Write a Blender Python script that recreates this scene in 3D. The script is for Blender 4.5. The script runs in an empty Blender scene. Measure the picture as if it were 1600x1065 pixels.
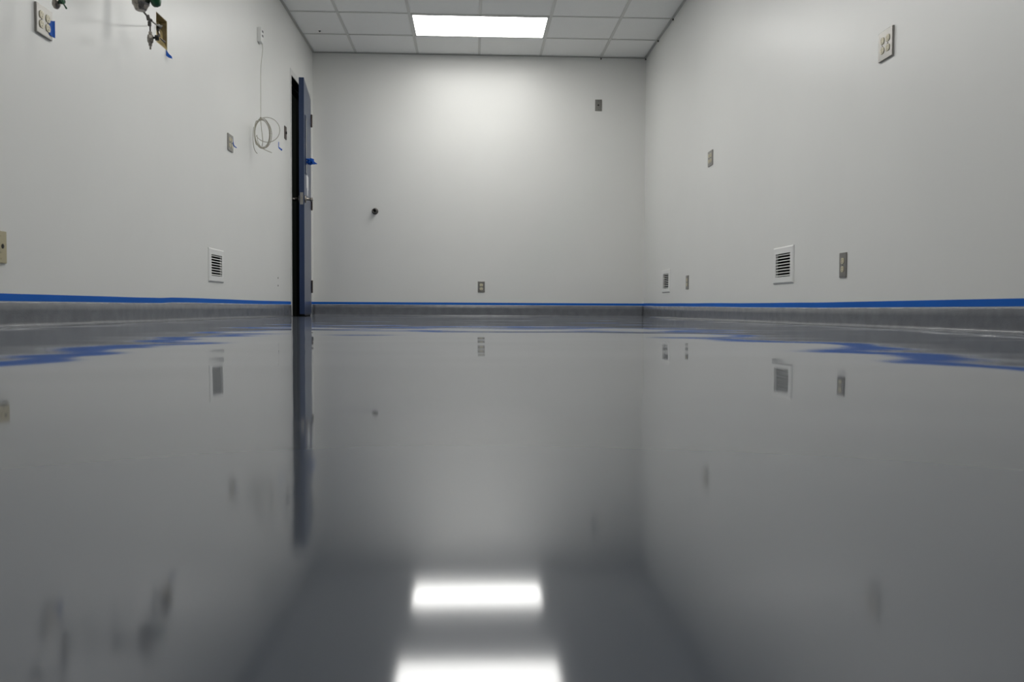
import bpy, bmesh, math, random
from mathutils import Vector, Matrix, noise

C = bpy.context.scene.collection
SC = bpy.context.scene
PI = math.pi
random.seed(7)

# ------------------------------------------------------------------ camera
cam_d = bpy.data.cameras.new('camera')
cam = bpy.data.objects.new('camera', cam_d)
C.objects.link(cam)
cam_d.sensor_width = 36.0
cam_d.lens = 36.0 * 1367.5 / 1600.0
cam_d.clip_start = 0.01
cam_d.dof.use_dof = True
cam_d.dof.focus_distance = 6.2
cam_d.dof.aperture_fstop = 6.0
PITCH, YAW, ROLL = -0.03607, 0.04508, 0.00501
_f = Vector((math.sin(YAW)*math.cos(PITCH), math.cos(YAW)*math.cos(PITCH), math.sin(PITCH)))
_r = Vector((math.cos(YAW), -math.sin(YAW), 0.0))
_u = _r.cross(_f)
_r2 = _r*math.cos(ROLL) + _u*math.sin(ROLL)
_u2 = -_r*math.sin(ROLL) + _u*math.cos(ROLL)
M = Matrix((( _r2.x, _u2.x, -_f.x, 0), (_r2.y, _u2.y, -_f.y, 0), (_r2.z, _u2.z, -_f.z, 0.0713), (0, 0, 0, 1)))
cam.matrix_world = M
SC.camera = cam

# ------------------------------------------------------------------ world, exposure
w = bpy.data.worlds.new('world')
SC.world = w
w.use_nodes = True
w.node_tree.nodes['Background'].inputs[0].default_value = (0.02, 0.022, 0.02, 1)
w.node_tree.nodes['Background'].inputs[1].default_value = 0.3
SC.view_settings.view_transform = 'Standard'
SC.view_settings.look = 'None'
SC.view_settings.gamma = 1.0
SC.view_settings.use_curve_mapping = False
SC.view_settings.exposure = 0.0
_cl = bpy.data.lights.new('corridor_fill', 'AREA')      # unseen fill light added to lift the dark corridor beyond the door
_cl.shape = 'RECTANGLE'; _cl.size = 0.6; _cl.size_y = 1.2; _cl.energy = 1.2
_clo = bpy.data.objects.new('corridor_fill', _cl)
C.objects.link(_clo)
_clo.location = (-2.35, 7.6, 2.48)
LAMP = 10.0           # radiance of the fluorescent diffusers
LAMP_COLOR = (1.0, 0.992, 0.965)

# ------------------------------------------------------------------ room measures (metres)
XL, XR = -1.588, 1.731
YB = 8.818
ROW1 = 8.233
TILE = 0.6096
YF = ROW1 - 16*TILE
H = 2.595
GX = 0.057            # centre grid line
WT = 0.13             # wall thickness

# ------------------------------------------------------------------ materials
def mat(name, col, rough=0.5, metal=0.0, ior=1.5, emit=None, bump=None, mottle=None, rvar=None, haze=None):
    m = bpy.data.materials.new(name)
    m.use_nodes = True
    nt = m.node_tree
    b = nt.nodes['Principled BSDF']
    b.inputs['Base Color'].default_value = (*col, 1)
    b.inputs['Roughness'].default_value = rough
    b.inputs['Metallic'].default_value = metal
    b.inputs['IOR'].default_value = ior
    if emit:
        b.inputs['Emission Color'].default_value = (*emit[0], 1)
        b.inputs['Emission Strength'].default_value = emit[1]
    geo = None
    def pos(scale, detail, stretch=(1, 1, 1)):
        nonlocal geo
        if geo is None:
            geo = nt.nodes.new('ShaderNodeNewGeometry')
        mp = nt.nodes.new('ShaderNodeMapping')
        mp.inputs['Scale'].default_value = stretch
        nt.links.new(geo.outputs['Position'], mp.inputs['Vector'])
        n = nt.nodes.new('ShaderNodeTexNoise')
        n.inputs['Scale'].default_value = scale
        n.inputs['Detail'].default_value = detail
        nt.links.new(mp.outputs[0], n.inputs['Vector'])
        return n
    if mottle:                       # (scale, amount, stretch)
        n = pos(mottle[0], 4, mottle[2] if len(mottle) > 2 else (1, 1, 1))
        r = nt.nodes.new('ShaderNodeMapRange')
        r.inputs['From Min'].default_value = 0.3
        r.inputs['From Max'].default_value = 0.7
        r.inputs['To Min'].default_value = 1 - mottle[1]
        r.inputs['To Max'].default_value = 1 + mottle[1]
        nt.links.new(n.outputs['Fac'], r.inputs['Value'])
        mx = nt.nodes.new('ShaderNodeVectorMath')
        mx.operation = 'SCALE'
        mx.inputs[0].default_value = col
        nt.links.new(r.outputs[0], mx.inputs['Scale'])
        nt.links.new(mx.outputs[0], b.inputs['Base Color'])
    if rvar:                         # (scale, lo, hi)
        n = pos(rvar[0], 3)
        r = nt.nodes.new('ShaderNodeMapRange')
        r.inputs['From Min'].default_value = 0.3
        r.inputs['From Max'].default_value = 0.7
        r.inputs['To Min'].default_value = rvar[1]
        r.inputs['To Max'].default_value = rvar[2]
        nt.links.new(n.outputs['Fac'], r.inputs['Value'])
        nt.links.new(r.outputs[0], b.inputs['Roughness'])
    if bump:                         # list of (scale, height in metres)
        prev = None
        for sc_, h_ in bump:
            n = pos(sc_, 2)
            bp = nt.nodes.new('ShaderNodeBump')
            bp.inputs['Strength'].default_value = 1.0
            bp.inputs['Distance'].default_value = h_
            nt.links.new(n.outputs['Fac'], bp.inputs['Height'])
            if prev is not None:
                nt.links.new(prev.outputs[0], bp.inputs['Normal'])
            prev = bp
        nt.links.new(prev.outputs[0], b.inputs['Normal'])
    if haze:                         # (share, roughness): soft haze over the mirror gloss
        b2 = nt.nodes.new('ShaderNodeBsdfPrincipled')
        for k in ('Base Color', 'Metallic', 'IOR'):
            b2.inputs[k].default_value = b.inputs[k].default_value
        b2.inputs['Roughness'].default_value = haze[1]
        for l in list(nt.links):
            if l.to_node == b and l.to_socket.name in ('Base Color', 'Normal'):
                nt.links.new(l.from_socket, b2.inputs[l.to_socket.name])
        mx = nt.nodes.new('ShaderNodeMixShader')
        mx.inputs[0].default_value = haze[0]
        nt.links.new(b.outputs[0], mx.inputs[1])
        nt.links.new(b2.outputs[0], mx.inputs[2])
        nt.links.new(mx.outputs[0], nt.nodes['Material Output'].inputs['Surface'])
    return m

M_WALL = mat('wall_paint', (0.76, 0.76, 0.735), 0.36, bump=[(260, 0.00012), (9, 0.0006)], mottle=(1.3, 0.015))
M_FLOOR = mat('grey_epoxy', (0.128, 0.147, 0.186), 0.03, ior=1.54, bump=[(26, 0.00003), (7, 0.00008)], mottle=(2.0, 0.04), haze=(0.12, 0.28))
M_COVE = mat('grey_cove', (0.148, 0.155, 0.17), 0.2, bump=[(180, 0.0006), (26, 0.0007)], mottle=(16, 0.12), rvar=(7, 0.12, 0.24))
M_TAPE = mat('blue_tape', (0.003, 0.118, 0.52), 0.6, ior=1.3, mottle=(3.0, 0.06))
M_TAPE2 = mat('blue_tape_creased', (0.006, 0.085, 0.42), 0.6, ior=1.3)
M_TILE = mat('ceiling_tile', (0.90, 0.90, 0.88), 0.9, bump=[(220, 0.0006)], mottle=(320, 0.05))
M_GRID = mat('grid_white', (0.66, 0.66, 0.63), 0.5)
M_ANGLE = mat('wall_angle_white', (0.46, 0.46, 0.44), 0.5)
M_FRAME = mat('fixture_white', (0.6, 0.6, 0.58), 0.4)
M_LAMP = mat('lamp_diffuser', (0.8, 0.8, 0.8), 0.5, emit=(LAMP_COLOR, LAMP))
M_STEEL = mat('steel_plate', (0.33, 0.32, 0.30), 0.34, metal=1.0, bump=[(400, 0.00002)])
M_STEELD = mat('dull_steel', (0.15, 0.14, 0.13), 0.45, metal=1.0)
M_NICKEL = mat('nickel', (0.30, 0.275, 0.245), 0.32, metal=1.0, mottle=(160, 0.35))
M_BRONZE = mat('dark_hinge', (0.11, 0.09, 0.08), 0.45, metal=0.6)
M_IVORY = mat('ivory_plastic', (0.60, 0.55, 0.39), 0.4)
M_ALMOND = mat('almond_plastic', (0.47, 0.42, 0.27), 0.45)
M_BLACK = mat('black_plastic', (0.012, 0.012, 0.012), 0.4)
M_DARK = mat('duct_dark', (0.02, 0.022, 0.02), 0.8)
M_GREEN = mat('green_enamel', (0.003, 0.065, 0.022), 0.3)
M_WHITE = mat('white_enamel', (0.78, 0.78, 0.76), 0.4)
M_BOX = mat('raw_box', (0.66, 0.58, 0.36), 0.8, mottle=(30, 0.25))
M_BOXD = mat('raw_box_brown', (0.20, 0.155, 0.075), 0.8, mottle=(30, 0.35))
M_CABLE = mat('grey_cable', (0.40, 0.38, 0.31), 0.5)
M_DOOR = mat('navy_door', (0.022, 0.042, 0.11), 0.28, bump=[(200, 0.00005)])
M_DOORD = mat('navy_door_edge', (0.010, 0.028, 0.085), 0.45)
M_JAMB = mat('jamb_paint', (0.66, 0.66, 0.64), 0.4)
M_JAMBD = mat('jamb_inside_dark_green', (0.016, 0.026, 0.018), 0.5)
M_GLASS = mat('dark_lite', (0.006, 0.010, 0.03), 0.12)
M_PAPER = mat('paper', (0.75, 0.75, 0.76), 0.7)
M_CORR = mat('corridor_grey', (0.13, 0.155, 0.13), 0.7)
M_GREY = mat('marker_grey', (0.15, 0.15, 0.15), 0.7)

# the coat is rolled a little duller at the near end of the room (y < 0.5 m)
_nt = M_FLOOR.node_tree
_g = _nt.nodes.new('ShaderNodeNewGeometry')
_sx = _nt.nodes.new('ShaderNodeSeparateXYZ')
_mr = _nt.nodes.new('ShaderNodeMapRange')
_mr.interpolation_type = 'SMOOTHSTEP'
for _k, _v in (('From Min', 0.1), ('From Max', 0.9), ('To Min', 0.078), ('To Max', 0.026)):
    _mr.inputs[_k].default_value = _v
_nt.links.new(_g.outputs['Position'], _sx.inputs[0])
_nt.links.new(_sx.outputs['Y'], _mr.inputs['Value'])
_nt.links.new(_mr.outputs[0], _nt.nodes['Principled BSDF'].inputs['Roughness'])

# ------------------------------------------------------------------ helpers
def link(name, bm, m, parent=None, smooth=False, loc=None, rotz=None):
    me = bpy.data.meshes.new(name)
    bmesh.ops.recalc_face_normals(bm, faces=bm.faces)
    bm.to_mesh(me)
    bm.free()
    me.materials.append(m)
    if smooth:
        for p in me.polygons:
            p.use_smooth = True
    o = bpy.data.objects.new(name, me)
    C.objects.link(o)
    if parent is not None:
        o.parent = parent
    if loc is not None:
        o.location = loc
    if rotz is not None:
        o.rotation_euler = (0, 0, rotz)
    return o

def tag(o, label=None, cat=None, group=None, kind=None):
    if label: o['label'] = label
    if cat: o['category'] = cat
    if group: o['group'] = group
    if kind: o['kind'] = kind
    return o

def thing(name, label, cat, loc=(0, 0, 0), rotz=0, group=None):
    o = bpy.data.objects.new(name, None)
    C.objects.link(o)
    o.empty_display_size = 0.05
    o.location = loc
    o.rotation_euler = (0, 0, rotz)
    return tag(o, label, cat, group)

def struct(name, bm, m, label=None, **k):
    return tag(link(name, bm, m, **k), label, None, None, 'structure')

def box(bm, x0, x1, y0, y1, z0, z1, bev=0, seg=2):
    r = bmesh.ops.create_cube(bm, size=1.0)
    vs = r['verts']
    for v in vs:
        v.co = Vector(((x0+x1)/2 + v.co.x*(x1-x0), (y0+y1)/2 + v.co.y*(y1-y0), (z0+z1)/2 + v.co.z*(z1-z0)))
    if bev:
        es = list({e for v in vs for e in v.link_edges})
        bmesh.ops.bevel(bm, geom=es, offset=bev, segments=seg, affect='EDGES', profile=0.6)
    return bm

def nb():
    return bmesh.new()

def boxm(*a, **k):
    return box(nb(), *a, **k)

def lathe(bm, prof, org=(0, 0, 0), axis='z', n=20, aim=None):
    """prof: list of (radius, distance along axis). axis may be a vector."""
    if aim is None:
        aim = {'x': Vector((1, 0, 0)), 'y': Vector((0, 1, 0)), 'z': Vector((0, 0, 1)), '-y': Vector((0, -1, 0))}[axis]
    aim = Vector(aim).normalized()
    q = Vector((0, 0, 1)).rotation_difference(aim)
    rings = []
    for r, h in prof:
        ring = []
        for i in range(n):
            a = 2*PI*i/n
            ring.append(bm.verts.new(Vector(org) + q @ Vector((r*math.cos(a), r*math.sin(a), h))))
        rings.append(ring)
    for a, b in zip(rings, rings[1:]):
        for i in range(n):
            bm.faces.new((a[i], a[(i+1) % n], b[(i+1) % n], b[i]))
    bm.faces.new(rings[0][::-1])
    bm.faces.new(rings[-1])
    return bm

def tube(bm, pts, r, n=8, closed=False):
    pts = [Vector(p) for p in pts]
    N = len(pts)
    rings = []
    up = Vector((0.31, 0.2, 0.93)).normalized()
    for i, p in enumerate(pts):
        a = pts[(i-1) % N] if (closed or i > 0) else p
        b = pts[(i+1) % N] if (closed or i < N-1) else p
        t = (b-a).normalized()
        s = t.cross(up)
        if s.length < 1e-3:
            s = t.cross(Vector((1, 0, 0)))
        s.normalize()
        u = s.cross(t)
        rad = r[i] if isinstance(r, (list, tuple)) else r
        rings.append([bm.verts.new(p + (s*math.cos(2*PI*k/n) + u*math.sin(2*PI*k/n))*rad) for k in range(n)])
    pairs = list(zip(rings, rings[1:]))
    if closed:
        pairs.append((rings[-1], rings[0]))
    for a, b in pairs:
        for k in range(n):
            bm.faces.new((a[k], a[(k+1) % n], b[(k+1) % n], b[k]))
    if not closed:
        bm.faces.new(rings[0][::-1])
        bm.faces.new(rings[-1])
    return bm

def smooth_path(ctrl, sub=8):
    P = [Vector(c) for c in ctrl]
    out = []
    for i in range(len(P)-1):
        p0 = P[max(i-1, 0)]; p1 = P[i]; p2 = P[i+1]; p3 = P[min(i+2, len(P)-1)]
        for k in range(sub):
            t = k/sub
            out.append(0.5*((2*p1) + (p2-p0)*t + (2*p0-5*p1+4*p2-p3)*t*t + (3*p1-p0-3*p2+p3)*t**3))
    out.append(P[-1])
    return out

# wall-mounted things are built facing local -y (the wall plane is y = 0)
def mount(wall, along, z):
    if wall == 'back':
        return (along, YB, z), 0.0
    if wall == 'left':
        return (XL, along, z), PI/2
    return (XR, along, z), -PI/2

# ------------------------------------------------------------------ structure: floor
def ripple(x, y):
    edge = min(x-XL, XR-x, y-YF, YB-y)
    k = min(1.0, max(0.0, edge/0.12))
    v = Vector((x*0.75, y*0.75, 3.3))
    h = 0.0026*noise.noise(v)
    h += 0.0013*noise.noise(Vector((x*1.7, y*2.3, 9.1)))
    h += 0.00042*noise.noise(Vector((x*3.5, y*6.0, 1.7)))
    far = min(1.0, max(0.0, (y-2.0)/3.0))
    return h*k*(1+0.6*far)

bm = nb()
ys = [YF]
while ys[-1] < YB:
    y = ys[-1]
    ys.append(min(YB, y + (0.02 if y > -0.1 else 0.12)))
NX = 150
grid = [[bm.verts.new((XL+(XR-XL)*i/NX, y, ripple(XL+(XR-XL)*i/NX, y))) for i in range(NX+1)] for y in ys]
for a, b in zip(grid, grid[1:]):
    for i in range(NX):
        bm.faces.new((a[i], a[i+1], b[i+1], b[i]))
struct('floor', bm, M_FLOOR, 'glossy grey epoxy floor mirroring the walls', smooth=True)

# ------------------------------------------------------------------ structure: walls with real openings
def wall_panel(along0, along1, z1, holes):
    """slab in local frame: x = along, y 0..WT behind the face, openings left out"""
    xs = sorted({along0, along1, *[v for h in holes for v in h[:2]]})
    zs = sorted({0.0, z1, *[v for h in holes for v in h[2:]]})
    bm = nb()
    def solid(i, j):
        if i < 0 or j < 0 or i >= len(xs)-1 or j >= len(zs)-1:
            return False
        cx, cz = (xs[i]+xs[i+1])/2, (zs[j]+zs[j+1])/2
        return not any(h[0] < cx < h[1] and h[2] < cz < h[3] for h in holes)
    def quad(*p):
        bm.faces.new([bm.verts.new(q) for q in p])
    for i in range(len(xs)-1):
        for j in range(len(zs)-1):
            if not solid(i, j):
                continue
            a, b, c, d = xs[i], xs[i+1], zs[j], zs[j+1]
            quad((a, 0, c), (b, 0, c), (b, 0, d), (a, 0, d))
            quad((a, WT, c), (a, WT, d), (b, WT, d), (b, WT, c))
            if not solid(i-1, j): quad((a, 0, c), (a, 0, d), (a, WT, d), (a, WT, c))
            if not solid(i+1, j): quad((b, 0, c), (b, WT, c), (b, WT, d), (b, 0, d))
            if not solid(i, j-1): quad((a, 0, c), (a, WT, c), (b, WT, c), (b, 0, c))
            if not solid(i, j+1): quad((a, 0, d), (b, 0, d), (b, WT, d), (a, WT, d))
    bmesh.ops.remove_doubles(bm, verts=bm.verts, dist=1e-5)
    return bm

DOOR0, DOOR1, DOORH = 7.79, 8.655, 2.104
RW, RH = 0.235, 0.136                         # register openings
REG = [('left', 5.50, 0.332), ('right', 4.812, 0.325), ('right', 7.772, 0.331)]
GAS = (4.512, 4.672, 1.402, 1.553)
TOP = H + 0.15
lh = [(DOOR0-0.0, DOOR1+0.0, 0.0, DOORH), (5.50-RW/2, 5.50+RW/2, 0.332-RH/2, 0.332+RH/2), GAS]
struct('wall_left', wall_panel(YF, YB+WT, TOP, lh), M_WALL, 'long off-white painted wall with the blue door', loc=(XL, 0, 0), rotz=PI/2)
rh = [(-a-RW/2, -a+RW/2, z-RH/2, z+RH/2) for wl, a, z in REG if wl == 'right']
struct('wall_right', wall_panel(-YB-WT, -YF, TOP, rh), M_WALL, 'long off-white painted wall with two floor-level registers', loc=(XR, 0, 0), rotz=-PI/2)
struct('wall_back', wall_panel(XL, XR, TOP, []), M_WALL, 'off-white end wall lit from above', loc=(0, YB, 0), rotz=0)
struct('wall_front', wall_panel(-XR, -XL, TOP, []), M_WALL, 'off-white wall behind the viewer', loc=(0, YF, 0), rotz=PI)

# corridor beyond the door
CX = XL-WT-1.3
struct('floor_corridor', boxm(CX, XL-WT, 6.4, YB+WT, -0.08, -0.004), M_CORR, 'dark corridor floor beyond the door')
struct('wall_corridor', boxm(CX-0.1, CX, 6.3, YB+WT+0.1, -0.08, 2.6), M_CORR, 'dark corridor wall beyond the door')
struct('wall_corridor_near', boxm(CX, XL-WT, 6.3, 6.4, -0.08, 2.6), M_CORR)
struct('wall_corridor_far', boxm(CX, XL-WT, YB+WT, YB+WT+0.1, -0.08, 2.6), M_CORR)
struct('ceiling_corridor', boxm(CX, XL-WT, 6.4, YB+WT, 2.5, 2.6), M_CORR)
struct('trim_1', boxm(XL-WT-0.01, XL+0.0, DOOR0, DOOR1, -0.06, -0.003), M_FLOOR, 'grey threshold under the door')

# ------------------------------------------------------------------ ceiling: tiles and grid
ceil = struct('ceiling', boxm(XL, XR, YF, YB, H+0.13, H+0.15), M_TILE, 'suspended ceiling of square off-white tiles')
cols = [XL, GX-2*TILE, GX-TILE, GX, GX+TILE, GX+2*TILE, XR]
rows = [YB] + [ROW1-i*TILE for i in range(17)]
BW = 0.012
light_rows = [1, 4, 7, 10]
def tile_mesh(wx, wy):
    return boxm(-wx/2, wx/2, -wy/2, wy/2, 0.0, 0.015, bev=0.002, seg=1)
cache = {}
for j in range(len(rows)-1):
    for i in range(6):
        if j in light_rows and i in (2, 3):
            continue
        x0, x1, y1, y0 = cols[i], cols[i+1], rows[j], rows[j+1]
        key = (round(x1-x0, 3), round(y1-y0, 3))
        if key not in cache:
            o = link('ceiling_tile', tile_mesh(x1-x0-0.006, y1-y0-0.006), M_TILE, ceil)
            cache[key] = o.data
        else:
            o = bpy.data.objects.new('ceiling_tile', cache[key])
            C.objects.link(o)
            o.parent = ceil
        o.location = ((x0+x1)/2, (y0+y1)/2, H + 0.004 + random.uniform(0, 0.001))
def tbar(length, cut=0):
    bm = nb()
    box(bm, -BW, BW, -length/2, length/2, 0, 0.0018)
    box(bm, -0.0016, 0.0016, -length/2, length/2, 0.0018, 0.034)
    return bm
for i in range(1, 6):
    if i != 3:
        spans = [(YF+0.001, YB-0.001)]
    else:                     # the centre bar stops at every light fixture
        cuts = [YB-0.001] + [v for r_ in light_rows for v in (rows[r_]+BW, rows[r_+1]-BW)] + [YF+0.001]
        spans = [(cuts[k+1], cuts[k]) for k in range(0, len(cuts), 2)]
    for a_, b_ in spans:
        o = link('grid_main_bar', tbar(b_-a_), M_GRID, ceil)
        o.location = (cols[i], (a_+b_)/2, H)
cross = {}
for j in range(1, len(rows)-1):
    for i in range(6):
        if (j in light_rows or (j-1) in light_rows) and i in (2, 3):
            pass
        x0, x1 = cols[i]+(BW if i else 0), cols[i+1]-(BW if i < 5 else 0)
        k = round(x1-x0, 4)
        if k not in cross:
            o = link('grid_cross_bar', tbar(x1-x0), M_GRID, ceil)
            cross[k] = o.data
        else:
            o = bpy.data.objects.new('grid_cross_bar', cross[k])
            C.objects.link(o)
            o.parent = ceil
        o.location = ((x0+x1)/2, rows[j], H+0.0002)
        o.rotation_euler = (0, 0, PI/2)
# perimeter wall angle
def angle(x0, x1, y0, y1, inward):
    bm = nb()
    ix, iy = inward
    if ix:
        a = x0
        box(bm, min(a, a+ix*0.0015), max(a, a+ix*0.0015), y0, y1, H-0.001, H+0.022)
        box(bm, min(a, a+ix*0.022), max(a, a+ix*0.022), y0, y1, H-0.0028, H-0.0004)
    else:
        a = y0
        box(bm, x0, x1, min(a, a+iy*0.0015), max(a, a+iy*0.0015), H-0.001, H+0.022)
        box(bm, x0, x1, min(a, a+iy*0.022), max(a, a+iy*0.022), H-0.0028, H-0.0004)
    return bm
struct('trim_2', angle(XL, XL, YF, YB, (1, 0)), M_ANGLE, 'white metal ceiling angle along the left wall')
struct('trim_3', angle(XR, XR, YF, YB, (-1, 0)), M_ANGLE, 'white metal ceiling angle along the right wall')
struct('trim_4', angle(XL+0.022, XR-0.022, YB, YB, (0, -1)), M_ANGLE, 'white metal ceiling angle along the end wall')

# ceiling lights
names = ['recessed fluorescent ceiling light nearest the end wall, the one in view',
         'second ceiling light from the end wall, seen mirrored at the bottom of the floor',
         'third recessed ceiling light from the end wall',
         'fourth recessed ceiling light from the end wall',
         ]
fr = df = None
for n, j in enumerate(light_rows):
    yc = (rows[j]+rows[j+1])/2
    t = thing('ceiling_light', names[n], 'light', (GX, yc, H), 0, 'recessed ceiling lights')
    if fr is None:
        a, b = TILE-0.013, TILE/2-0.013
        bm = nb()
        s = 0.014
        for r4 in ((-a, a, -b, -b+s), (-a, a, b-s, b), (-a, -a+s, -b+s, b-s), (a-s, a, -b+s, b-s)):
            box(bm, r4[0], r4[1], r4[2], r4[3], -0.003, 0.03)
        box(bm, -a, a, -b, b, 0.03, 0.09, bev=0.004)
        fr = link('frame', bm, M_FRAME, t)
        df = link('diffuser', boxm(-a+s+0.0005, a-s-0.0005, -b+s+0.0005, b-s-0.0005, 0.002, 0.006), M_LAMP, t)
        df['label'] = 'glowing white diffuser'
    else:
        for src in (fr, df):
            c = src.copy()
            C.objects.link(c)
            c.parent = t

# ------------------------------------------------------------------ cove base
def cove(y0, y1, top, name, wall, lab, step=0.025):
    """swept along the wall; top(y) gives the height of the upper edge"""
    bm = nb()
    n = max(2, int(abs(y1-y0)/step))
    prev = None
    for k in range(n+1):
        y = y0+(y1-y0)*k/n
        h = top(y) + 0.0016*noise.noise(Vector((y*9, 4.1, 0))) + 0.001*noise.noise(Vector((y*31, 1.1, 0)))
        wob = 0.0011*noise.noise(Vector((y*4, 7.7, 0)))
        R = 0.016 + 0.004*noise.noise(Vector((y*3, 2.2, 5)))
        prof = [(0.0, h), (0.0035, h-0.0002), (0.0055, h-0.0025), (0.006+wob, h*0.65), (0.006+wob, R)]
        for q in range(1, 7):
            a = q/6*PI/2
            prof.append((0.006+wob*(1-q/6)+R*(1-math.cos(a)), R-(R-0.0003)*math.sin(a)))
        prof.append((0.006+R+0.012, -0.0012))
        prof.append((0.0, -0.0012))
        ring = [bm.verts.new((y, -o, z)) for o, z in prof]
        if prev:
            for i in range(len(ring)):
                j = (i+1) % len(ring)
                bm.faces.new((prev[i], ring[i], ring[j], prev[j]))
        else:
            bm.faces.new(ring)
        prev = ring
    bm.faces.new(prev[::-1])
    loc, rz = mount(wall, 0, 0)
    return struct(name, bm, M_COVE, lab, smooth=True, loc=loc, rotz=rz)

def interp(tab):
    def f(v):
        if v <= tab[0][0]: return tab[0][1]
        for (a, p), (b, q) in zip(tab, tab[1:]):
            if v <= b:
                t = (v-a)/(b-a); t = t*t*(3-2*t)
                return p+(q-p)*t
        return tab[-1][1]
    return f
tl = interp([(YF, .088), (3.0, .0895), (3.5, .091), (4.1, .092), (4.5, .0935), (4.75, .0985), (5.3, .100), (6.5, .100), (7.79, .104), (8.8, .112)])
tr_ = interp([(YF, .086), (2.7, .0872), (4.2, .0865), (5.2, .090), (6.5, .098), (7.6, .104), (8.8, .112)])
trr = lambda v: tr_(-v)
tb = lambda v: .113
cove(YF, DOOR0-0.055, lambda y: tl(y)-0.0025, 'baseboard_left', 'left', 'grey epoxy cove base along the left wall')
cove(DOOR1+0.055, YB, lambda y: tl(y)-0.0025, 'baseboard_left_corner', 'left', 'short grey cove base beyond the door')
cove(-YB, -YF, lambda y: trr(y)-0.0025, 'baseboard_right', 'right', 'grey epoxy cove base along the right wall')
cove(XL, XR, lambda y: tb(y)-0.0025, 'baseboard_back', 'back', 'grey epoxy cove base along the end wall')

# blue masking tape bands
def tape(a0, a1, bot, wid, wall, lab, group='blue tape bands above the cove base', jumps=()):
    bm = nb()
    n = max(3, int(abs(a1-a0)/0.06))
    prev = None
    for k in range(n+1):
        a = a0+(a1-a0)*k/n
        b = bot(a)+0.0006*noise.noise(Vector((a*2.5, 0, 8)))
        ring = [bm.verts.new((a, -o, z)) for o, z in ((0.0003, b), (0.0010, b), (0.0010, b+wid), (0.0003, b+wid))]
        if prev:
            for i in range(4):
                bm.faces.new((prev[i], ring[i], ring[(i+1) % 4], prev[(i+1) % 4]))
        else:
            bm.faces.new(ring)
        prev = ring
    bm.faces.new(prev[::-1])
    loc, rz = mount(wall, 0, 0)
    o = link('masking_tape', bm, M_TAPE, loc=loc, rotz=rz)
    return tag(o, lab, 'tape', group)
tape(YF+0.01, DOOR0-0.002, lambda v: tl(v)+0.0015, 0.0255, 'left', 'long blue masking tape band along the left wall, ending at the door')
tape(DOOR1+0.004, YB-0.001, lambda v: tl(v)+0.0015, 0.024, 'left', 'short piece of blue masking tape between the door hinges and the corner')
tape(-YB+0.001, -YF-0.01, lambda v: trr(v)+0.0015, 0.0255, 'right', 'long blue masking tape band along the right wall')
tape(XL+0.001, XR-0.001, lambda v: tb(v)+0.0015, 0.0225, 'back', 'blue masking tape band across the end wall above its grey base')

# ------------------------------------------------------------------ door_1
door = bpy.data.objects.new('door_1', None)
C.objects.link(door)
tag(door, 'navy blue metal door standing ajar in the left wall', kind='structure')
FW = 0.05
def jamb(y0, y1, z0, z1):
    return boxm(XL-WT-0.01, XL+0.004, y0, y1, z0, z1, bev=0.0015, seg=1)
bm = nb()
box(bm, XL-0.001, XL+0.003, DOOR0-FW, DOOR0, 0.0, DOORH+FW, bev=0.001, seg=1)
box(bm, XL-0.001, XL+0.003, DOOR1, DOOR1+FW, 0.0, DOORH+FW, bev=0.001, seg=1)
box(bm, XL-0.001, XL+0.003, DOOR0, DOOR1, DOORH, DOORH+FW, bev=0.001, seg=1)
df_ = link('door_frame', bm, M_JAMB, door)
df_['label'] = 'off-white painted steel door frame'
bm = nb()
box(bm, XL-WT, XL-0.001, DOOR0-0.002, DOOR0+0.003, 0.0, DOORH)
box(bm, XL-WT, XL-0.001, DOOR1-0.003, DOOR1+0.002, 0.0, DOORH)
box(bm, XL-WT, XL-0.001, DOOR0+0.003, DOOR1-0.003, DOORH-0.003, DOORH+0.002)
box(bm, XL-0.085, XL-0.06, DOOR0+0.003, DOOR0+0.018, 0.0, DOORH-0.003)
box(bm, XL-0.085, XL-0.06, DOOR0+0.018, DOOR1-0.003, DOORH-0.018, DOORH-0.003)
fl_ = link('frame_lining', bm, M_JAMBD, door)  # lining in a green much darker than the frame face
fl_['label'] = 'dark green inside of the door frame'
# leaf
TH = math.radians(6.3)
LW = 0.838
leaf = link('door_leaf', boxm(-0.044, 0.0, -LW, -0.002, 0.020, 2.092, bev=0.0012, seg=1), M_DOOR, door)
leaf.location = (XL+0.012, DOOR1-0.004, 0)
leaf.rotation_euler = (0, 0, TH)
def lk(name, bm, m, lab=None, smooth=False):
    o = link(name, bm, m, leaf, smooth)
    if lab: o['label'] = lab
    return o
lk('edge_channel', boxm(-0.0435, -0.0005, -LW-0.0012, -LW+0.0005, 0.021, 2.091), M_DOORD, 'darker navy lock edge of the door')
bm = nb()
box(bm, 0.0, 0.006, -LW+0.10, -LW+0.21, 1.27, 1.79, bev=0.002, seg=1)
box(bm, -0.050, -0.044, -LW+0.10, -LW+0.21, 1.27, 1.79, bev=0.002, seg=1)
lk('window_bead', bm, M_DOORD)
lk('window_glass', boxm(0.0055, 0.0075, -LW+0.115, -LW+0.195, 1.285, 1.775), M_GLASS, 'narrow dark vision window')
bm = nb()
box(bm, -0.036, -0.008, -LW-0.0028, -LW-0.001, 0.985, 1.09, bev=0.0006, seg=1)
lk('latch_plate', bm, M_STEEL, 'steel latch face plate')
bm = nb()
box(bm, -0.028, -0.016, -LW-0.012, -LW-0.0028, 1.028, 1.050, bev=0.003)
lk('latch_bolt', bm, M_NICKEL)
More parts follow.
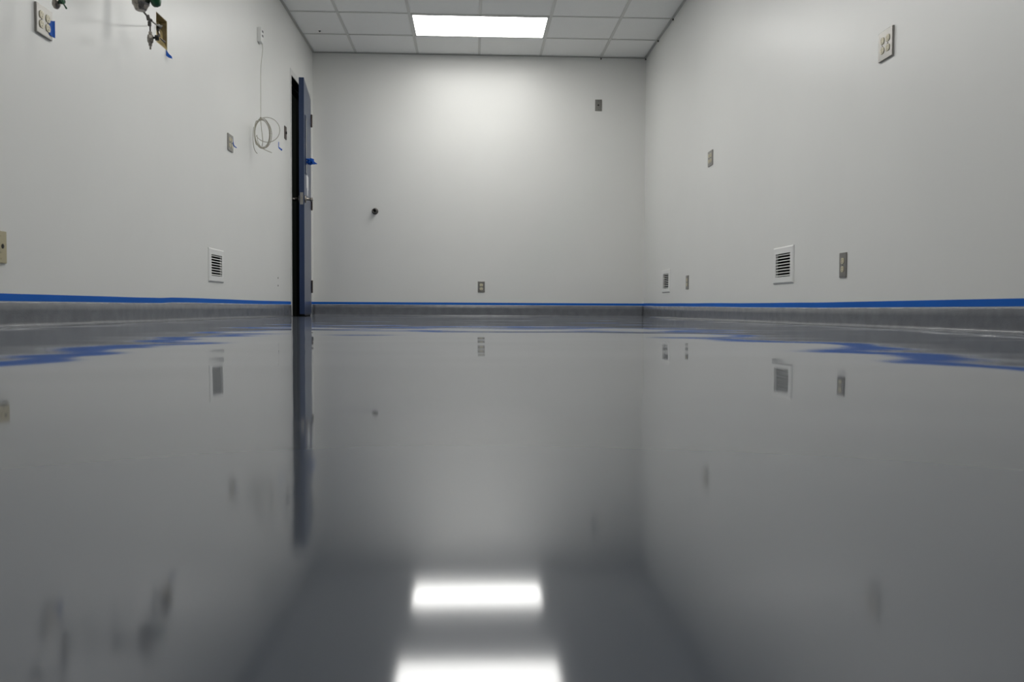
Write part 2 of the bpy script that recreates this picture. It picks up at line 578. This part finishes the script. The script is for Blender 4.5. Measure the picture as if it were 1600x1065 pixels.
for side, nm in ((1, 'room-side lever handle'), (-1, 'corridor-side lever handle')):
    x0 = 0.0 if side > 0 else -0.044
    bm = nb()
    lathe(bm, [(0.034, 0), (0.034, 0.006), (0.028, 0.012), (0.014, 0.014), (0.012, 0.052), (0.014, 0.056), (0.012, 0.064), (0.004, 0.066)], (x0, -LW+0.065, 1.040), aim=(side, 0, 0))
    tube(bm, smooth_path([(x0+side*0.056, -LW+0.065, 1.040), (x0+side*0.060, -LW+0.10, 1.040), (x0+side*0.058, -LW+0.15, 1.041), (x0+side*0.052, -LW+0.182, 1.043), (x0+side*0.040, -LW+0.190, 1.043)], 5), 0.009, 10)
    lk('lever_handle', bm, M_NICKEL, nm, True)
lk('door_sweep', boxm(-0.040, -0.002, -LW+0.04, -0.05, 0.0065, 0.020), M_BLACK)
for zc in (0.284, 1.088, 1.890):
    bm = nb()
    lathe(bm, [(0.004, -0.062), (0.0075, -0.060), (0.0085, -0.057), (0.0085, -0.020), (0.0078, -0.0195), (0.0078, -0.0185), (0.0085, -0.018), (0.0085, 0.018), (0.0078, 0.0185), (0.0078, 0.0195), (0.0085, 0.020), (0.0085, 0.057), (0.0075, 0.060), (0.004, 0.062)], (XL+0.018, DOOR1+0.002, zc), n=14)
    box(bm, XL+0.0025, XL+0.0150, DOOR1+0.001, DOOR1+0.018, zc-0.057, zc+0.057)
    h_ = link('hinge', bm, M_BRONZE, door)
    h_['label'] = 'dark steel butt hinge'

# paper notice and tape blob on the door (their own things)
Lm = Matrix.Translation(leaf.location) @ Matrix.Rotation(TH, 4, 'Z')
def on_leaf(o):
    o.matrix_world = Lm
    return o
bm = nb()
box(bm, 0.0008, 0.0016, -LW+0.24, -LW+0.47, 1.165, 1.290)
box(bm, 0.0004, 0.0012, -LW+0.31, -LW+0.43, 1.105, 1.168)
o = on_leaf(link('paper_notice', bm, M_PAPER))
tag(o, 'small white paper notice stuck on the blue door above its handle', 'paper')
bm = nb()
ctr = Vector((0.032, -LW+0.30, 1.41))
bmesh.ops.create_icosphere(bm, subdivisions=3, radius=0.032)
for v in bm.verts:
    n = v.co.normalized()
    k = 1 + 0.55*noise.noise(n*2.3+Vector((4, 2, 1))) + 0.35*noise.noise(n*5.1)
    v.co = ctr + Vector((v.co.x*1.05*k, v.co.y*0.9*k, v.co.z*0.9*k))
# the pointed tail towards the hinges
tube(bm, [(0.04, -LW+0.31, 1.405), (0.065, -LW+0.34, 1.403), (0.088, -LW+0.37, 1.402)], [0.022, 0.012, 0.002], 6)
o = on_leaf(link('tape_wad', bm, M_TAPE2))
tag(o, 'crumpled wad of blue tape stuck on the door window', 'tape')

# ------------------------------------------------------------------ registers
def make_register(wall, along, z, lab):
    loc, rz = mount(wall, along, z)
    t = thing('wall_register', lab, 'vent', loc, rz, 'white louvred wall registers')
    W, Hh = 0.312/2, 0.205/2
    w2, h2 = RW/2-0.004, RH/2-0.003
    bm = nb()
    d0, d1 = -0.009, -0.0
    # sloped border: outer edge thin, inner lip proud
    outer0 = [(-W, 0, -Hh), (W, 0, -Hh), (W, 0, Hh), (-W, 0, Hh)]
    outer1 = [(-W, -0.004, -Hh), (W, -0.004, -Hh), (W, -0.004, Hh), (-W, -0.004, Hh)]
    b = 0.007
    mid = [(-W+b, -0.0085, -Hh+b), (W-b, -0.0085, -Hh+b), (W-b, -0.0085, Hh-b), (-W+b, -0.0085, Hh-b)]
    inn = [(-w2, -0.0085, -h2), (w2, -0.0085, -h2), (w2, -0.0085, h2), (-w2, -0.0085, h2)]
    inb = [(-w2, 0.006, -h2), (w2, 0.006, -h2), (w2, 0.006, h2), (-w2, 0.006, h2)]
    R = [[bm.verts.new(p) for p in r] for r in (outer0, outer1, mid, inn, inb)]
    for p, q in zip(R, R[1:]):
        for i in range(4):
            bm.faces.new((p[i], p[(i+1) % 4], q[(i+1) % 4], q[i]))
    link('frame', bm, M_WHITE, t)
    n = 8
    pitch = (2*h2)/n
    me = None
    for k in range(n):
        zc = -h2 + pitch*(k+0.5)
        if me is None:
            bm = nb()
            box(bm, -w2, w2, -0.0062, 0.0062, -0.0007, 0.0007)
            bmesh.ops.rotate(bm, verts=bm.verts, cent=(0, 0, 0), matrix=Matrix.Rotation(math.radians(34), 3, 'X'))
            o = link('louvre', bm, M_WHITE, t)
            me = o.data
        else:
            o = bpy.data.objects.new('louvre', me)
            C.objects.link(o)
            o.parent = t
        o.location = (0, -0.0025, zc)
    for sx in (-1, 1):
        bm = nb()
        lathe(bm, [(0.0035, 0), (0.0035, 0.001), (0.002, 0.002)], (sx*(W-0.018), -0.0085, 0), '-y', 10)
        link('screw', bm, M_WHITE, t)
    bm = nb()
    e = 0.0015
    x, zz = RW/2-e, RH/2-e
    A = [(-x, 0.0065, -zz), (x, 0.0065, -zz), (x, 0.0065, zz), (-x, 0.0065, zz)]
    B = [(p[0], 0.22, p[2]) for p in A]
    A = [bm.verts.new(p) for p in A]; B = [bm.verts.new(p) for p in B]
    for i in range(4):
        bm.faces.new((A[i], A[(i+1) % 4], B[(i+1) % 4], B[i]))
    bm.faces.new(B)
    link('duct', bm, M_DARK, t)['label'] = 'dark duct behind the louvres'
    return t
make_register('left', REG[0][1], REG[0][2], 'white louvred register low on the left wall, near the blue door')
make_register('right', REG[1][1], REG[1][2], 'larger-looking white louvred register low on the right wall, nearest the viewer')
make_register('right', REG[2][1], REG[2][2], 'white louvred register low on the right wall, close to the far corner')

# ------------------------------------------------------------------ outlets
def receptacle_bm(r=0.0168, out=0.0025):
    bm = nb()
    n = 28
    rings = []
    for sc_, y in ((1.0, 0.0), (1.0, -out+0.0006), (0.94, -out)):
        ring = []
        for i in range(n):
            a = 2*PI*i/n
            x = r*math.cos(a)
            z = max(-0.0138, min(0.0138, r*math.sin(a)))
            ring.append(bm.verts.new((x*sc_, y, z*sc_)))
        rings.append(ring)
    for p, q in zip(rings, rings[1:]):
        for i in range(n):
            bm.faces.new((p[i], p[(i+1) % n], q[(i+1) % n], q[i]))
    bm.faces.new(rings[-1])
    return bm
def slots_bm(out=0.0025):
    bm = nb()
    box(bm, -0.0072, -0.0060, -out-0.0003, -out+0.0005, 0.0010, 0.0078)
    box(bm, 0.0060, 0.0072, -out-0.0003, -out+0.0005, 0.0016, 0.0072)
    lathe(bm, [(0.0026, 0), (0.0026, 0.0005)], (0, -out+0.0002, -0.0065), '-y', 10)
    return bm
_rc = {}
def outlet(wall, along, z, gangs, lab, group, w_, h_, plate=None, pitch_x=0.046, pitch_z=0.0385, depth=0.006, name='power_outlet', scale=1.0):
    loc, rz = mount(wall, along, z)
    t = thing(name, lab, 'outlet', loc, rz, group)
    link('cover_plate', boxm(-w_/2, w_/2, -depth, 0, -h_/2, h_/2, bev=0.0022, seg=2), plate or M_STEEL, t)
    xs = [0] if gangs == 1 else [-pitch_x/2, pitch_x/2]
    for x in xs:
        for zz in (-pitch_z/2, pitch_z/2):
            if 'r' not in _rc:
                r = link('receptacle', receptacle_bm(), M_IVORY, t)
                s = link('slots', slots_bm(), M_BLACK, r)
                _rc['r'], _rc['s'] = r.data, s.data
            else:
                r = bpy.data.objects.new('receptacle', _rc['r']); C.objects.link(r); r.parent = t
                s = bpy.data.objects.new('slots', _rc['s']); C.objects.link(s); s.parent = r
            r.location = (x, -depth, zz)
            r.scale = (scale, 1, scale)
        if 'c' not in _rc:
            bm = lathe(nb(), [(0.0032, 0), (0.0032, 0.0007), (0.0022, 0.0014)], (0, 0, 0), '-y', 12)
            s = link('screw', bm, M_STEELD, t); _rc['c'] = s.data
        else:
            s = bpy.data.objects.new('screw', _rc['c']); C.objects.link(s); s.parent = t
        s.location = (x, -depth, 0)
    return t
G2 = 'steel plates with four round receptacles'
G1 = 'steel plates with two receptacles'
outlet('left', 3.340, 1.122, 2, 'steel plate with four ivory sockets at the top left, blue tape on its edge', G2, 0.120, 0.107, depth=0.009, pitch_z=0.034, pitch_x=0.048)
outlet('right', 3.635, 1.188, 2, 'steel plate with four ivory sockets high on the right wall, nearest the viewer', G2, 0.126, 0.122, depth=0.009, pitch_z=0.040, pitch_x=0.048)
outlet('left', 5.835, 1.148, 2, 'small steel plate with four sockets and a blue tape shred, left of the cable coil', G2, 0.122, 0.108, depth=0.007, pitch_x=0.048)
outlet('right', 6.350, 1.178, 2, 'small steel plate with four sockets high on the right wall, above the far register', G2, 0.122, 0.108, depth=0.008, pitch_x=0.048)
outlet('right', 4.025, 0.286, 1, 'steel two-socket outlet low on the right wall, right of the nearer register', G1, 0.076, 0.116)
outlet('right', 7.000, 0.296, 1, 'narrow-looking steel two-socket outlet low on the right wall beside the far register', G1, 0.078, 0.111)
outlet('back', 0.086, 0.296, 1, 'steel two-socket outlet low in the middle of the end wall', G1, 0.071, 0.110)

# blank / jack plates
def plate_thing(name, wall, along, z, w_, h_, lab, m=M_STEEL, depth=0.006, cat='wall plate'):
    loc, rz = mount(wall, along, z)
    t = thing(name, lab, cat, loc, rz)
    link('cover_plate', boxm(-w_/2, w_/2, -depth, 0, -h_/2, h_/2, bev=0.0022, seg=2), m, t)
    for zz in (-h_/2+0.016, h_/2-0.016):
        bm = lathe(nb(), [(0.003, 0), (0.003, 0.0007), (0.002, 0.0013)], (0, -depth, zz), '-y', 12)
        link('screw', bm, M_STEELD if m is M_STEEL else m, t)
    return t
t = plate_thing('jack_plate', 'back', 1.254, 2.121, 0.068, 0.115, 'small steel plate with one dark hole, high at the right of the end wall')
bm = lathe(nb(), [(0.0085, 0), (0.0085, 0.0012), (0.006, 0.0016)], (-0.001, -0.006, 0.001), '-y', 18)
link('jack_hole', bm, M_BLACK, t)['label'] = 'round black hole'
t = plate_thing('switch_plate', 'left', 7.530, 1.551, 0.072, 0.108, 'dark steel switch plate beside the door frame', M_BRONZE, 0.007)
bm = boxm(-0.005, 0.005, -0.016, -0.006, -0.011, 0.011, bev=0.002)
link('toggle', bm, M_BLACK, t)
t = plate_thing('jack_plate', 'left', 3.019, 0.272, 0.074, 0.108, 'almond plastic jack plate low at the left edge of the photo', M_ALMOND, 0.007)
bm = lathe(nb(), [(0.022, 0), (0.022, 0.0015), (0.020, 0.002)], (0, -0.007, 0.002), '-y', 24)
link('ring', bm, M_ALMOND, t)
bm = lathe(nb(), [(0.008, 0), (0.008, 0.002), (0.006, 0.0025)], (0.006, -0.0085, 0.003), '-y', 16)
link('jack_hole', bm, M_BLACK, t)['label'] = 'dark round jack hole'

# pipe stub on end wall
loc, rz = mount('back', -0.975, 1.041)
t = thing('pipe_stub', 'short round capped metal pipe stub on the left of the end wall', 'pipe', loc, rz)
link('escutcheon', lathe(nb(), [(0.032, 0), (0.032, 0.003), (0.028, 0.008), (0.02, 0.010)], (0, 0, 0), '-y', 28), M_STEELD, t, True)
bm = nb()
# hollow stub
prof_o = [(0.0225, 0.006), (0.0225, 0.050), (0.021, 0.052), (0.0150, 0.052), (0.0145, 0.050), (0.0145, 0.016)]
lathe(bm, prof_o, (0, 0, 0), '-y', 24)
link('pipe', bm, M_STEELD, t, True)
link('plug', lathe(nb(), [(0.009, 0.016), (0.009, 0.03), (0.006, 0.032)], (0.002, 0, 0.004), '-y', 16), M_BLACK, t, True)

# ------------------------------------------------------------------ blue tape bits on the left wall
def strip(name, pts_bot, hgt, m, lab, group='torn bits of blue tape', thick=0.0006):
    """ribbon through world points, standing hgt tall (world z)"""
    bm = nb()
    prev = None
    P = smooth_path(pts_bot, 6)
    for i, p in enumerate(P):
        a = P[max(i-1, 0)]; b = P[min(i+1, len(P)-1)]
        t = (b-a); t.z = 0
        t = t.normalized() if t.length > 1e-6 else Vector((0, 1, 0))
        n = Vector((t.y, -t.x, 0))*thick
        hh = hgt(i/(len(P)-1)) if callable(hgt) else hgt
        ring = [bm.verts.new(q) for q in (p-n, p+n, p+n+Vector((0, 0, hh)), p-n+Vector((0, 0, hh)))]
        if prev:
            for k in range(4):
                bm.faces.new((prev[k], ring[k], ring[(k+1) % 4], prev[(k+1) % 4]))
        else:
            bm.faces.new(ring)
        prev = ring
    bm.faces.new(prev[::-1])
    return tag(link(name, bm, m), lab, 'tape', group)
XW = XL
strip('tape_bit', [(XW+0.0105, 3.372, 1.085), (XW+0.0110, 3.392, 1.083), (XW+0.016, 3.404, 1.081)], lambda t: 0.052+0.012*t, M_TAPE2,
      'blue tape folded over the edge of the four-socket plate at the top left')
strip('tape_bit', [(XW+0.002, 4.645, 1.372), (XW+0.012, 4.655, 1.364), (XW+0.024, 4.664, 1.362), (XW+0.018, 4.69, 1.365)], lambda t: 0.028*(1-t)**1.4+0.005, M_TAPE2,
      'curled blue tape hanging under the open gas box')
strip('tape_bit', [(XW+0.0080, 5.880, 1.150), (XW+0.0085, 5.892, 1.142), (XW+0.012, 5.900, 1.134), (XW+0.022, 5.92, 1.130)], lambda t: 0.036*(1-t)**2+0.005, M_TAPE2,
      'thin torn blue tape on the plate left of the wire coil')
bm = nb()
box(bm, XW, XW+0.001, 7.272, 7.292, 1.378, 1.428)
box(bm, XW, XW+0.0012, 7.292, 7.385, 1.376, 1.390)
box(bm, XW+0.001, XW+0.006, 7.372, 7.386, 1.376, 1.388)
tag(link('tape_bit', bm, M_TAPE2), 'tiny L-shaped scrap of blue tape on the wall beside the door frame', 'tape', 'torn bits of blue tape')

for z_, lb in ((0.318, 'upper'), (0.256, 'lower')):
    bm = lathe(nb(), [(0.007, 0), (0.007, 0.002), (0.004, 0.003)], (XL, 7.235, z_), aim=(1, 0, 0), n=12)
    tag(link('wall_anchor', bm, M_GREY), lb + ' of two tiny grey anchors low on the wall beside the door', 'anchor', 'tiny wall anchors')

# ------------------------------------------------------------------ small box with cable and coil
loc, rz = mount('left', 6.62, 2.082)
t = thing('junction_box', 'small white surface box with dark ports high on the left wall', 'box', loc, rz)
link('housing', boxm(-0.037, 0.037, -0.030, 0, -0.052, 0.052, bev=0.003), M_WHITE, t)
for zz in (0.030, -0.002):
    link('port', boxm(-0.012, 0.020, -0.0315, -0.0295, zz-0.007, zz+0.007), M_BLACK, t)

bm = nb()
drop = smooth_path([(XL+0.018, 6.64, 2.032), (XL+0.045, 6.56, 1.97), (XL+0.052, 6.47, 1.80), (XL+0.058, 6.44, 1.62), (XL+0.062, 6.42, 1.50), (-1.512, 6.36, 1.424)], 8)
tube(bm, drop, 0.0019, 6)
rnd = random.Random(3)
def loop(c, rx, rz_, yaw, a0, a1, lean=0, n=34, jit=0.0):
    P = []
    ph = rnd.uniform(0, 6)
    for i in range(n+1):
        a = math.radians(a0+(a1-a0)*i/n)
        x = rx*math.cos(a); z = rz_*math.sin(a)
        k = 1+jit*math.sin(2*a+ph)
        P.append(Vector(c)+Vector((x*k*math.cos(yaw)+lean*z, x*k*math.sin(yaw), z*k)))
    return P
c0 = (-1.497, 6.35, 1.312)
for k in range(5):
    cc = (c0[0]+rnd.uniform(-.005, .005), c0[1]+rnd.uniform(-.012, .012), c0[2]+rnd.uniform(-.006, .004))
    tube(bm, loop(cc, 0.053+rnd.uniform(-.009, .005), 0.104+rnd.uniform(-.008, .005), 0.25, 0, 360, rnd.uniform(-.06, .06), jit=0.06), 0.0022, 6)
tube(bm, loop((-1.540, 6.36, 1.318), 0.016, 0.085, 0.2, 80, 290), 0.0027, 6)
tube(bm, loop((-1.472, 6.38, 1.345), 0.088, 0.088, 0.1, 130, -150), 0.0024, 6)
tube(bm, smooth_path([(-1.508, 6.34, 1.405), (-1.500, 6.33, 1.34), (-1.492, 6.33, 1.26), (-1.500, 6.34, 1.22)], 6), 0.0027, 6)
tube(bm, smooth_path([(-1.535, 6.34, 1.30), (-1.525, 6.33, 1.25), (-1.495, 6.33, 1.205), (-1.43, 6.34, 1.175)], 6), 0.0024, 6)
tube(bm, smooth_path([(-1.562, 6.36, 1.36), (-1.565, 6.35, 1.27), (-1.555, 6.35, 1.20), (-1.535, 6.35, 1.17)], 6), 0.0024, 6)
lathe(bm, [(0.004, 0), (0.007, 0.004), (0.007, 0.014), (0.004, 0.018)], (-1.512, 6.358, 1.412), 'z', 10)
tag(link('coiled_cable', bm, M_CABLE, None, True), 'thin grey cable hanging from the small white box, coiled in loops', 'cable')

# ------------------------------------------------------------------ open gas box
y0, y1, z0, z1 = GAS
t = thing('recessed_box', 'open tan recess in the left wall with a gas cock on its edge', 'box', (XL, (y0+y1)/2, z0))
yc = (y0+y1)/2
hy = (y1-y0)/2
e = 0.0015
link('box_back', boxm(-0.055, -0.052, -hy+e, hy-e, e, z1-z0-e), M_BOX, t)
link('box_side', boxm(-0.052, -0.0005, hy-0.004, hy-e, e, z1-z0-e), M_BOX, t)
bm = nb()  # brown wedge over the tan far side, wider towards the top
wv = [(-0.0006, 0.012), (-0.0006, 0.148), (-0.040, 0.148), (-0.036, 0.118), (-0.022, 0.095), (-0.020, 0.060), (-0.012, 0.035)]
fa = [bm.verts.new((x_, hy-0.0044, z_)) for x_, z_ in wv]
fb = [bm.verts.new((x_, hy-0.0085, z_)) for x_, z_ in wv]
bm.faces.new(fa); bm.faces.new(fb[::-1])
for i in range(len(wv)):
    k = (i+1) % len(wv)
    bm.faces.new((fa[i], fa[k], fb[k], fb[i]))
link('brown_wedge', bm, M_BOXD, t)['label'] = 'dark brown wedge on the far side of the recess'
link('box_side', boxm(-0.052, -0.0005, -hy+e, -hy+0.004, e, z1-z0-e), M_BOX, t)
link('box_bottom', boxm(-0.052, -0.0005, -hy+0.004, hy-0.004, e, 0.004), M_BOX, t)
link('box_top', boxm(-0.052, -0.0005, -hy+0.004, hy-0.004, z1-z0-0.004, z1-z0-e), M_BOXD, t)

# gas cock rig beside it
def worldpart(name, bm, m, root, smooth=True, lab=None):
    o = link(name, bm, m, root, smooth)
    if root.type == 'EMPTY':
        o.matrix_parent_inverse = Matrix.Translation(root.location).inverted()
    if lab: o['label'] = lab
    return o
# gas cock fitting at box
bm = nb()
lathe(bm, [(0.010, 0), (0.010, 0.03), (0.015, 0.032), (0.015, 0.050), (0.010, 0.054), (0.009, 0.074)], (XL-0.0515, 4.555, 1.482), aim=(1, -0.42, -0.03), n=8)
ck = worldpart('gas_cock', bm, M_BLACK, t, False, 'small black gas cock')
bm = nb()
lathe(bm, [(0.005, 0), (0.008, 0.002), (0.008, 0.012), (0.004, 0.014)], (-1.596, 4.565, 1.492), aim=(0.5, 0.1, 0.8), n=12)
worldpart('cap', bm, M_WHITE, ck, True, 'white cap')
bm = nb()
lathe(bm, [(0.007, 0), (0.007, 0.035)], (-1.595, 4.56, 1.476), aim=(0.1, 0.05, -1), n=10)
worldpart('outlet_nozzle', bm, M_NICKEL, ck, True)

t = thing('gas_valve_rig', 'nickel gas valve with round green handle and thin tube, beside the tan recess', 'valve', (XL, 3.96, 1.45))
bm = nb()
vx, vy, vz = -1.455, 3.95, 1.435
lathe(bm, [(0.020, -0.066), (0.026, -0.060), (0.032, -0.045), (0.039, -0.036), (0.041, -0.012), (0.041, 0.02), (0.036, 0.034), (0.024, 0.042), (0.024, 0.065), (0.03, 0.068), (0.03, 0.085), (0.018, 0.088)], (vx, vy, vz), 'z', 8)
worldpart('valve_body', bm, M_NICKEL, t, False)
bm = nb()
lathe(bm, [(0.012, 0.0), (0.012, XL*-1+vx-0.012+0.001)], (XL+0.010, vy, vz+0.02), aim=(1, 0, 0), n=14)
lathe(bm, [(0.034, 0), (0.034, 0.004), (0.024, 0.010), (0.014, 0.012)], (XL, vy, vz+0.02), aim=(1, 0, 0), n=24)
worldpart('supply_pipe', bm, M_STEELD, t)
bm = nb()
lathe(bm, [(0.010, 0.036), (0.010, 0.044)], (vx, vy, vz-0.018), aim=(1, 0.1, 0.05), n=12)
worldpart('stem', bm, M_STEELD, t)
bm = nb()
lathe(bm, [(0.014, 0.0), (0.024, 0.003), (0.030, 0.010), (0.031, 0.024), (0.026, 0.036), (0.012, 0.041)], (-1.413, 3.954, 1.418), aim=(1, 0.1, 0.05), n=18)
worldpart('green_handle', bm, M_GREEN, t, True, 'round green valve handle')
bm = nb()
tube(bm, smooth_path([(vx, vy, vz-0.062), (-1.452, 3.96, 1.374), (-1.447, 3.99, 1.364), (-1.443, 4.01, 1.358)], 4), 0.0042, 8)
tube(bm, smooth_path([(-1.443, 4.01, 1.358), (-1.446, 4.03, 1.34), (-1.450, 4.045, 1.325), (-1.452, 4.05, 1.290)], 4), 0.0036, 8)
tube(bm, smooth_path([(-1.443, 4.01, 1.358), (-1.470, 4.15, 1.380), (-1.500, 4.30, 1.415), (-1.535, 4.44, 1.458), (-1.56, 4.50, 1.475)], 6), 0.0036, 8)
worldpart('tube', bm, M_STEELD, t)
bm = nb()
lathe(bm, [(0.006, -0.006), (0.0085, -0.004), (0.0085, 0.016), (0.006, 0.018)], (-1.444, 4.00, 1.362), aim=(0.03, 0.3, -0.6), n=6)
lathe(bm, [(0.006, 0), (0.008, 0.002), (0.008, 0.02), (0.006, 0.022)], (-1.447, 4.03, 1.350), aim=(-0.03, 0.1, -0.9), n=6)
lathe(bm, [(0.005, 0), (0.0075, 0.002), (0.0075, 0.02), (0.005, 0.022)], (-1.448, 4.045, 1.360), aim=(-0.25, 1.2, 0.2), n=6)
worldpart('tee_fitting', bm, M_STEELD, t, False)
bm = nb()
lathe(bm, [(0.004, -0.048), (0.0045, -0.034), (0.008, -0.032), (0.009, -0.02), (0.013, -0.016), (0.0145, 0.0), (0.013, 0.014), (0.008, 0.018), (0.0075, 0.030), (0.004, 0.032)], (-1.4515, 4.05, 1.279), 'z', 8)
worldpart('needle_valve', bm, M_NICKEL, t, False)
bm = nb()
lathe(bm, [(0.005, 0.0), (0.005, 0.012), (0.012, 0.013), (0.0125, 0.028), (0.010, 0.030)], (-1.4445, 4.05, 1.283), aim=(1, 0.35, 0.1), n=10)
worldpart('black_knob', bm, M_BLACK, t, False, 'small black knob')
bm = nb()
tube(bm, [(-1.413, 4.062, 1.286), (-1.409, 4.075, 1.282), (-1.402, 4.09, 1.276)], [0.002, 0.003, 0.005], 6)
worldpart('stub', bm, M_STEELD, t, False)

# green lever valve near the quad plate
t = thing('lever_valve', 'small valve with thin green lever hanging at the top left corner', 'valve', (XL, 3.2, 1.2))
bm = nb()
pp = smooth_path([(XL+0.008, 3.22, 1.30), (-1.52, 3.215, 1.298), (-1.478, 3.205, 1.28), (-1.474, 3.2, 1.24), (-1.474, 3.2, 1.155)], 6)
tube(bm, pp, 0.009, 12)
lathe(bm, [(0.030, 0), (0.030, 0.004), (0.020, 0.009), (0.010, 0.011)], (XL, 3.22, 1.30), aim=(1, 0, 0), n=24)
worldpart('supply_pipe', bm, M_STEELD, t)
bm = nb()
lathe(bm, [(0.004, -0.020), (0.009, -0.017), (0.0135, -0.008), (0.0145, 0.002), (0.012, 0.012), (0.010, 0.016), (0.010, 0.030), (0.009, 0.032)], (-1.472, 3.2, 1.143), 'z', 14)
worldpart('valve_body', bm, M_NICKEL, t)
bm = nb()
lathe(bm, [(0.006, 0.0), (0.008, 0.006), (0.011, 0.010), (0.012, 0.018), (0.008, 0.021)], (-1.460, 3.197, 1.146), aim=(1, -0.6, 0.12), n=12)
tube(bm, [(-1.447, 3.185, 1.156), (-1.434, 3.165, 1.138), (-1.425, 3.155, 1.123), (-1.4145, 3.15, 1.1085)], [0.008, 0.0042, 0.0026, 0.0030], 8)
worldpart('green_lever', bm, M_GREEN, t, True, 'thin green lever')

# ------------------------------------------------------------------ ceiling bits
bm = nb()
lathe(bm, [(0.012, 0), (0.012, -0.002), (0.004, -0.004), (0.003, -0.010)], (-1.402, 8.15, H+0.004), 'z', 14)
tag(link('ceiling_hook', bm, M_BLACK), 'tiny dark hook in the ceiling tile at the far left', 'hook')
for (x, y, z), lb in (((XR-0.006, YB-0.012, H-0.012), 'tiny dark clip hanging in the far right ceiling corner'),
                      ((1.276, YB-0.006, H-0.013), 'tiny dark clip on the end wall under the last grid bar at the right'),
                      ((XR-0.006, ROW1-0.02, H-0.010), 'tiny dark clip on the right ceiling angle, one tile from the corner'),
                      ((XR-0.006, ROW1-TILE-0.02, H-0.010), 'tiny dark clip on the right ceiling angle, two tiles from the corner')):
    bm = nb()
    box(bm, x-0.006, x+0.006, y-0.006, y+0.006, z-0.008, z+0.008, bev=0.002, seg=1)
    tag(link('ceiling_clip', bm, M_STEELD), lb, 'clip', 'tiny clips under the ceiling angle')
